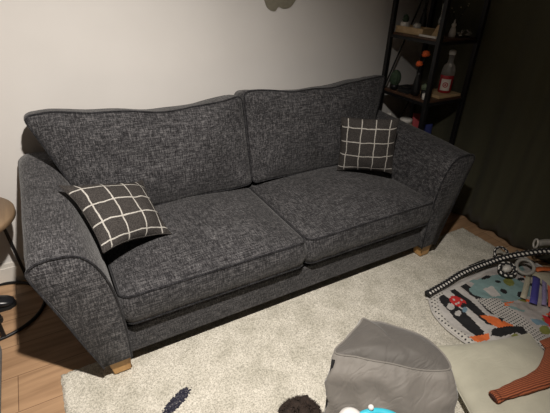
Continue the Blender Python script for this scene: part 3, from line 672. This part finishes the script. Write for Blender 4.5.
def make_mat():
    root = empty('activity_mat', 'colourful printed baby play mat lying on the rug by the curtain', 'play mat', (1.87, -.68, .0))
    keys = list(MATCOL); mats = [plain('mat_'+k, MATCOL[k], .85, .08, 60) for k in keys]+[DOTMAT, DOTBORDER]
    bm = BM(); st = .0052; x0, y0 = 1.405, -1.085; nx, ny = 184, 158; V = {}; uvl = bm.loops.layers.uv.verify()
    def z(x, y):
        d = segdist(x, y, MATOUT); return .0225+.012*min(1, d/.02)+fbm((x, y, 0), 9, .010)*min(1, d/.05)+fbm((x, y, 5), 26, .004)*min(1, d/.05)
    def v(i, j):
        if (i, j) not in V: x, y = x0+i*st, y0+j*st; V[(i, j)] = bm.verts.new((x, y, z(x, y)))
        return V[(i, j)]
    for i in range(nx):
        for j in range(ny):
            x, y = x0+(i+.5)*st, y0+(j+.5)*st
            if not inside(x, y, MATOUT): continue
            k = 'pinkish'; d = segdist(x, y, MATOUT)
            for name, P in PATCH:
                if inside(x, y, P): k = name
            if k == 'pinkish':
                n1 = noise.noise(Vector((x*9, y*9, 3))); n2 = noise.noise(Vector((x*14, y*14, 8)))
                if x < 1.72 and y > -.70: k = 'white'
                elif n1 > .38: k = 'teal'
                elif n2 > .45: k = 'orange'
                elif n2 < -.48: k = 'black'
                elif n1 < -.5: k = 'olive'
            if d < .036: k = 'border' if x < 1.6 else 'white'
            f = bm.faces.new((v(i, j), v(i+1, j), v(i+1, j+1), v(i, j+1)))
            f.material_index = {'dotted': len(keys), 'border': len(keys)+1}.get(k) or keys.index(k)
            for lp in f.loops: lp[uvl].uv = (lp.vert.co.x, lp.vert.co.y)
    o = obj('mat', bm, mats, root, recalc=False)
    # piped border
    obj('border_piping', tube(BM(), [(x, y, .0255) for x, y in catmull(MATOUT, 4, True)], .0055, 6, True), mats[0], root)
    return root
mat = make_mat()
# padded toy bar, black with white dots
arch = empty('play_arch', 'padded black play arch with white dots lying across the mat edge', 'play arch', (1.9, -.32, 0))
AP = catmull([(1.492, -.309, .055), (1.56, -.304, .056), (1.648, -.299, .060), (1.785, -.290, .072), (1.97, -.304, .085), (2.10, -.340, .112), (2.19, -.395, .145), (2.27, -.465, .180), (2.335, -.55, .20), (2.365, -.66, .17), (2.37, -.76, .11), (2.37, -.80, .075)], 6)
bm = BM(); uvl = bm.loops.layers.uv.verify(); obj('padded_bar', tube(bm, AP, .0185, 12, False, 44), DOTSTRIP, arch)
# loose arch end and clip
PALEG = plain('pale_grey_plastic', (.36, .35, .32), .45, .05)
a2 = empty('arch_tube', 'pale grey plastic arch tube rising at the right edge above the mat', 'tube', (2.3, -.42, 0))
obj('tube', tube(BM(), catmull([(2.262, -.410, .205), (2.300, -.430, .212), (2.342, -.47, .218), (2.384, -.58, .238), (2.39, -.68, .235), (2.39, -.78, .225)], 6), .019, 12), PALEG, a2)
obj('clip', tube(BM(), [(2.252+.020*math.cos(a)*.5, -.400+.016*math.cos(a), .200+.028*math.sin(a)) for a in [2*PI*k/20 for k in range(20)]], .0055, 6, True), WHITECER, a2)
# hanging toys: dotted loop with a white ball, pale ring
def torus(c, r, rt, n, uv=False, sq=1, seg=10):
    n = Vector(n).normalized(); s = n.cross(Vector((0, 0, 1))); s = s.normalized() if s.length > .01 else Vector((1, 0, 0)); u = n.cross(s)
    bm = BM()
    if uv: bm.loops.layers.uv.verify()
    return tube(bm, [Vector(c)+s*r*math.cos(a)+u*r*sq*math.sin(a) for a in [2*PI*k/32 for k in range(32)]], rt, seg, True, uv)
l = empty('loop_toy', 'black loop toy with white dots around a white ball on the mat', 'toy', (2.045, -.365, 0))
obj('fabric_loop', torus((2.040, -.400, .085), .040, .012, (-.5, -.35, .8), 40, .9), DOTSTRIP, l)
obj('ball', ball(BM(), (2.038, -.398, .090), .025, 3, 1.2, .9, .9), WHITECER, l)
obj('fabric_strap', tube(BM(), [(1.92, -.245, .040), (1.97, -.250, .045), (2.04, -.262, .060)], .009, 6, flat=.4), BLACKCLOTH, l)
obj('strap_tag', box(BM(), 1.895, 1.925, -.262, -.235, .036, .042), WHITECER, l, smooth=False)
r_ = empty('teether_ring', 'pale grey teether ring leaning on the dotted arch', 'toy', (2.15, -.45, 0))
obj('ring', torus((2.155, -.435, .088), .045, .010, (-.45, -.3, .85)), PALEG, r_)
l = empty('loop_toy', 'thin black dotted loop lying behind the dotted arch', 'toy', (2.11, -.28, 0))
obj('fabric_loop', torus((2.13, -.295, .10), .040, .008, (-.3, -.5, .8), 40, 1.0), DOTSTRIP, l)
# ribbon tag toy
tt = empty('ribbon_toy', 'soft toy of coloured ribbon strips at the right edge of the mat', 'toy', (2.16, -.56, 0))
RC = {'ribbon_orange': (.62, .15, .04), 'ribbon_cream': (.45, .42, .32), 'ribbon_violet_blue': (.07, .065, .30), 'ribbon_lilac': (.28, .24, .42), 'ribbon_coral': (.62, .16, .10), 'ribbon_green': (.16, .36, .19), 'ribbon_red': (.5, .04, .04)}
RM = {k: plain(k, v, .7, .1, 80) for k, v in RC.items()}
def ribbon(p0, p1, w, m, par):
    p0, p1 = Vector(p0), Vector(p1); d = (p1-p0).normalized(); s = d.cross(Vector((0, 0, 1))).normalized()*w/2; bm = BM(); A = []; B = []; D = []; E_ = []
    for i in range(9):
        t = i/8; c = p0.lerp(p1, t)+Vector((0, 0, .012*math.sin(PI*t)+.003*math.sin(9*t)))
        A.append(bm.verts.new(c-s)); B.append(bm.verts.new(c+s)); D.append(bm.verts.new(c-s-Vector((0, 0, .004)))); E_.append(bm.verts.new(c+s-Vector((0, 0, .004))))
    for i in range(8):
        for P, Q in ((A, B), (B, E_), (E_, D), (D, A)): bm.faces.new((P[i], P[i+1], Q[i+1], Q[i]))
    for i in (0, 8): bm.faces.new((A[i], B[i], E_[i], D[i]))
    return obj('ribbon', bm, RM[m], par)
for k, (a, b, w, m) in enumerate((((2.190, -.480, .085), (2.30, -.545, .085), .034, 'ribbon_orange'), ((2.12, -.485, .07), (1.935, -.575, .052), .028, 'ribbon_cream'), ((2.155, -.51, .07), (1.945, -.625, .052), .036, 'ribbon_violet_blue'),
    ((2.185, -.535, .07), (1.985, -.66, .052), .022, 'ribbon_lilac'), ((2.205, -.55, .07), (2.0, -.685, .052), .020, 'ribbon_coral'), ((2.235, -.57, .07), (2.03, -.725, .052), .042, 'ribbon_green'), ((2.27, -.60, .07), (2.08, -.76, .052), .03, 'ribbon_red'))):
    ribbon(a, b, w, m, tt)
obj('toy_body', puffy([(2.10, -.62, .06), (2.22, -.70, .06), (2.32, -.55, .06), (2.17, -.45, .06)], .045, 20, 20, 2.5, .6)[0], RM['ribbon_cream'], tt)
st = empty('soft_toy', 'small red and dark soft toy lying near the right edge of the mat', 'toy', (1.95, -.74, .02))
obj('body', ball(BM(), (1.955, -.735, .068), .032, 3, 1.4, .8, .6, .2, 20), RM['ribbon_red'], st); obj('patch', ball(BM(), (1.925, -.755, .072), .018, 2, 1.3, .8, .6), BLACKCLOTH, st)

# ------------------------------------------------------------------ grey velvet bean bag
def make_pouf():
    root = empty('floor_pouf', 'grey velvet bean bag pouf with a pointed top corner in the foreground', 'pouf', (.74, -.84, 0))
    ZT = .40
    # seam corners: left, far peak, far right, right
    B, A, E, D = (.600, -.612), (.786, -.541), (.905, -.66), (.905, -.850)
    top = catmull([B, ((B[0]+A[0])/2-.004, (B[1]+A[1])/2), (A[0]-.022, A[1]-.010), A, (A[0]+.018, A[1]-.016), (.848, -.583), E, (.932, -.745), D, (.80, -.795), (.735, -.735), (.66, -.668)], 8, True)
    n = len(top)
    def pt(i, z, ex):
        x, y = top[i]; cx, cy = .78, -.74; return x, y
    def lay(bm, rows): 
        R = [[bm.verts.new(p) for p in r] for r in rows]
        for a, b in zip(R, R[1:]):
            for i in range(n): bm.faces.new((a[i], a[(i+1) % n], b[(i+1) % n], b[i]))
        return R
    cx, cy = .80, -.70
    # the front panel swells toward the room's middle: bottom outline shifted and larger
    def bottom(i, t):
        x, y = top[i]; fx, fy = -.60, -.75
        side = ((x-cx)*fx+(y-cy)*fy)
        front = 1 if side > 0 else 0
        k = math.sin(min(1, t*1.15)*PI/2)
        # target: rounded block
        px = cx+(x-cx)*(1+.02*math.sin(PI*min(1, t*1.1)))+fx*(.13*k if side > -.02 else .10*t)*(.35+.65*min(1, max(0, (side+.02)/.06)))
        py = cy+(y-cy)*(1+.08*math.sin(PI*min(1, t*1.1)))+fy*(.13*k if side > -.02 else .10*t)*(.35+.65*min(1, max(0, (side+.02)/.06)))
        return px, py
    def zt(i):
        x, y = top[i]; p = math.exp(-((x-A[0])**2+(y-A[1])**2)/.0008); return ZT+.012*p+fbm((x, y, 0), 9, .008)
    rows = []
    for k in range(23):
        t = k/22; r = []
        for i in range(n):
            x, y = bottom(i, t); z = zt(i)*(1-t**1.35)+.012*t
            z = max(.021, z)
            w = .045*math.sin(PI*min(1, t*1.3))*(.5-abs(noise.noise(Vector((i*.16+t*3, t*3.2-i*.03, 1)))))+.006*max(0, 1-t*3.2)*math.sin(i*2.1+3*noise.noise(Vector((i*.2, 0, 4))))*min(1, t*12)
            r.append((x+(x-cx)*w*4, y+(y-cy)*w*4, z+w*.6))
        rows.append(r)
    bm = BM(); R = lay(bm, rows); bm.faces.new(R[-1]); obj('body', bm, GREYVEL, root)
    rows = []
    for k in range(13):
        q = 1-k/12.5; r = []
        for i in range(n):
            x, y = top[i]; X, Y = cx+(x-cx)*q, cy+(y-cy)*q; r.append((X, Y, zt(i)*(q)+ZT*(1-q)+.030*(1-q**2.2)+fbm((X, Y, 2), 14, .007)*min(1, (1-q)*5)))
        rows.append(r)
    bm = BM(); R = lay(bm, rows); bm.faces.new(R[-1]); tp = obj('top_panel', bm, GREYVEL_SHADE, root)
    obj('piping', tube(BM(), [(top[i][0], top[i][1], zt(i)) for i in range(n)], .0035, 6, True), GREYVEL, tp)
    pts = [rows[0][0]]
    bm = BM(); P = [(*bottom(0, t), zt(0)*(1-t**1.35)+.012) for t in [.12+.03*k for k in range(24)]]
    P = [(x+.002, y+.001, max(.02, z)) for x, y, z in P]
    obj('zip', tube(bm, P, .006, 6), BLACKCLOTH, root)
make_pouf()

# ------------------------------------------------------------------ cream cushion + rust cardigan
cp = empty('floor_cushion', 'large plain cream cushion lying on the rug beside the grey pouf', 'cushion', (1.34, -.95, .02))
bm, seam = puffy([(.955, -1.13, .088), (1.44, -1.34, .100), (1.655, -.765, .106), (1.195, -.595, .095)], .115, 44, 44, 2.6, .55, 0, .05, .006, 5, 6)
obj('cover', bm, CREAM, cp); obj('seam', tube(BM(), seam, .003, 5, True), CREAM, cp)
cg = empty('knitted_cardigan', 'rust knitted cardigan with one sleeve stretched over the cream cushion', 'clothing', (1.4, -.95, .13))
def ztop(x, y):
    return .129
SL = [(1.165, -.915, .157), (1.20, -.922, .160), (1.26, -.935, .166), (1.33, -.950, .172), (1.41, -.958, .174), (1.50, -.942, .170), (1.58, -.915, .160)]
rr = [.022, .024, .028, .033, .038, .043, .046]
P = catmull(SL, 5); RR = [rr[min(6, int(i/5))]*(1-(i % 5)/5)+rr[min(6, int(i/5)+1)]*((i % 5)/5)+fbm((i*.3, 0, 0), 1, .003) for i in range(len(P))]
bm = BM(); tube(bm, P, RR, 20, flat=.62); obj('sleeve', bm, KNIT, cg)
bm = BM(); tube(bm, [(1.156, -.9135, .157), (1.165, -.915, .157), (1.177, -.917, .158)], [.024, .026, .024], 20, flat=.66); cu = obj('cuff', bm, KNIT, cg)
obj('cuff_opening', tube(BM(), [(1.153, -.9130, .157), (1.1558, -.9135, .157)], .017, 16, flat=.6), plain('cuff_inside_shade', (.05, .015, .01), .95), cg)  # solid dark plug, shade inside the sleeve painted in its colour
obj('cardigan_body', puffy([(1.45, -1.09, .178), (1.80, -1.18, .14), (1.83, -.84, .13), (1.580, -.835, .165)], .075, 30, 30, 3, .55, 0, .05, .014, 9, 12)[0], KNIT, cg)

# ------------------------------------------------------------------ furry brown toy, turquoise toy
FUR = plain('dark_brown_fur', (.022, .013, .009), .9, .5, 200)
ft = empty('plush_toy', 'dark brown furry plush toy at the bottom edge beside the pouf', 'toy', (.47, -.61, .014))
def furry(bm, c, r, sx, sy, sz, nh):
    ball(bm, c, r, 4, sx, sy, sz, .12, 30)
    for k in range(nh):
        zz = random.uniform(-.6, 1); a = random.uniform(0, 2*PI); q = math.sqrt(1-zz*zz); d = Vector((q*math.cos(a)*sx, q*math.sin(a)*sy, zz*sz)); p = Vector(c)+d*r*.98
        e = p+d.normalized()*.012+Vector((random.uniform(-.006, .006), random.uniform(-.006, .006), -.003)); s = Vector((random.uniform(-1, 1), random.uniform(-1, 1), 0)).normalized()*.0022
        bm.faces.new([bm.verts.new(p-s), bm.verts.new(p+s), bm.verts.new(e)])
    return bm
obj('head', furry(BM(), (.476, -.612, .102), .080, 1.05, .95, 1.0, 2600), FUR, ft)
obj('ear', furry(BM(), (.502, -.668, .125), .021, 1, 1, .9, 400), FUR, ft)
obj('muzzle', ball(BM(), (.42, -.69, .085), .030, 3, 1, .9, .8, .1), FUR, ft)
TURQ = plain('turquoise_plastic', (.05, .46, .60), .3, .04); WPL = plain('white_plastic', (.75, .73, .72), .35, .03)
bt = empty('baby_toy', 'white and turquoise plastic baby toy standing in front of the pouf', 'toy', (.52, -.85, .014))
# a stacked ring toy: white dome body, turquoise handle arch with a small white knob
obj('body', lathe(BM(), .503, -.826, [(.058, .0205), (.062, .034), (.058, .16), (.044, .28), (.040, .345), (.041, .370), (.036, .392), (.021, .408), (.001, .413)], 28), WPL, bt)
obj('handle', tube(BM(), catmull([(.520, -.834, .360), (.530, -.834, .382), (.550, -.836, .391), (.588, -.850, .391), (.625, -.880, .384), (.655, -.905, .34), (.665, -.920, .25)], 6), .012, 10), TURQ, bt)
obj('handle_post', lathe(BM(), .665, -.922, [(.045, .0205), (.045, .02), (.02, .05), (.016, .26)], 20), TURQ, bt)
obj('knob', ball(BM(), (.568, -.836, .409), .009, 3), WPL, bt)

# ------------------------------------------------------------------ wall ornament (only its lower lobes are in view)
OLV = plain('taupe_felt', (.20, .185, .14), .9, .1, 40)
bm = BM(); ol = catmull([(1.11, 1.41), (1.135, 1.365), (1.18, 1.350), (1.205, 1.372), (1.24, 1.362), (1.285, 1.372), (1.32, 1.41), (1.36, 1.47), (1.30, 1.54), (1.21, 1.57), (1.12, 1.53), (1.08, 1.46)], 5, True)
F = [bm.verts.new((x, Y1-.006, z)) for x, z in ol]; Bk = [bm.verts.new((x, Y1-.001, z)) for x, z in ol]
for i in range(len(ol)): bm.faces.new((F[i], F[(i+1) % len(ol)], Bk[(i+1) % len(ol)], Bk[i]))
bm.faces.new(F); bm.faces.new(Bk)
tag(obj('wall_ornament', bm, OLV, smooth=False, origin=(1.2, Y1, 1.35)), 'taupe lobed flat ornament fixed to the wall above the sofa', 'wall ornament')

# ------------------------------------------------------------------ light, camera
def lamp(name, kind, loc, energy, color, **kw):
    d = bpy.data.lights.new(name, kind); d.energy = energy; d.color = color
    for k, v in kw.items(): setattr(d, k, v)
    o = bpy.data.objects.new(name, d); C.objects.link(o); o.location = loc; return o
sp = lamp('ceiling_lamp', 'SPOT', (.19, -.99, 2.28), LPOW, (1.0, .925, .84), shadow_soft_size=.03, spot_size=math.radians(130), spot_blend=1.0)
sp.rotation_euler = (Vector((-.22, .12, 0))-Vector((.19, -.99, 2.28))).to_track_quat('-Z', 'Y').to_euler()
w = bpy.data.worlds.new('world'); SC.world = w; w.use_nodes = True
w.node_tree.nodes['Background'].inputs[0].default_value = (.5, .55, .65, 1); w.node_tree.nodes['Background'].inputs[1].default_value = .02
cd = bpy.data.cameras.new('camera'); cam = bpy.data.objects.new('camera', cd); C.objects.link(cam); SC.camera = cam
yaw, pit, rol, f = math.radians(30.34), math.radians(29.74), math.radians(1.866), 406.
fw = Vector((math.sin(yaw)*math.cos(pit), math.cos(yaw)*math.cos(pit), -math.sin(pit))); r = Vector((math.cos(yaw), -math.sin(yaw), 0)); u = r.cross(fw)
r2 = r*math.cos(rol)+u*math.sin(rol); u2 = -r*math.sin(rol)+u*math.cos(rol)
M = Matrix((r2, u2, -fw)).transposed().to_4x4(); M.translation = Vector((-.085, -1.341, 1.532)); cam.matrix_world = M
cd.sensor_width = 36; cd.lens = 36*f/550; cd.clip_start = .02
SC.view_settings.view_transform = 'Standard'; SC.view_settings.exposure = EXPO
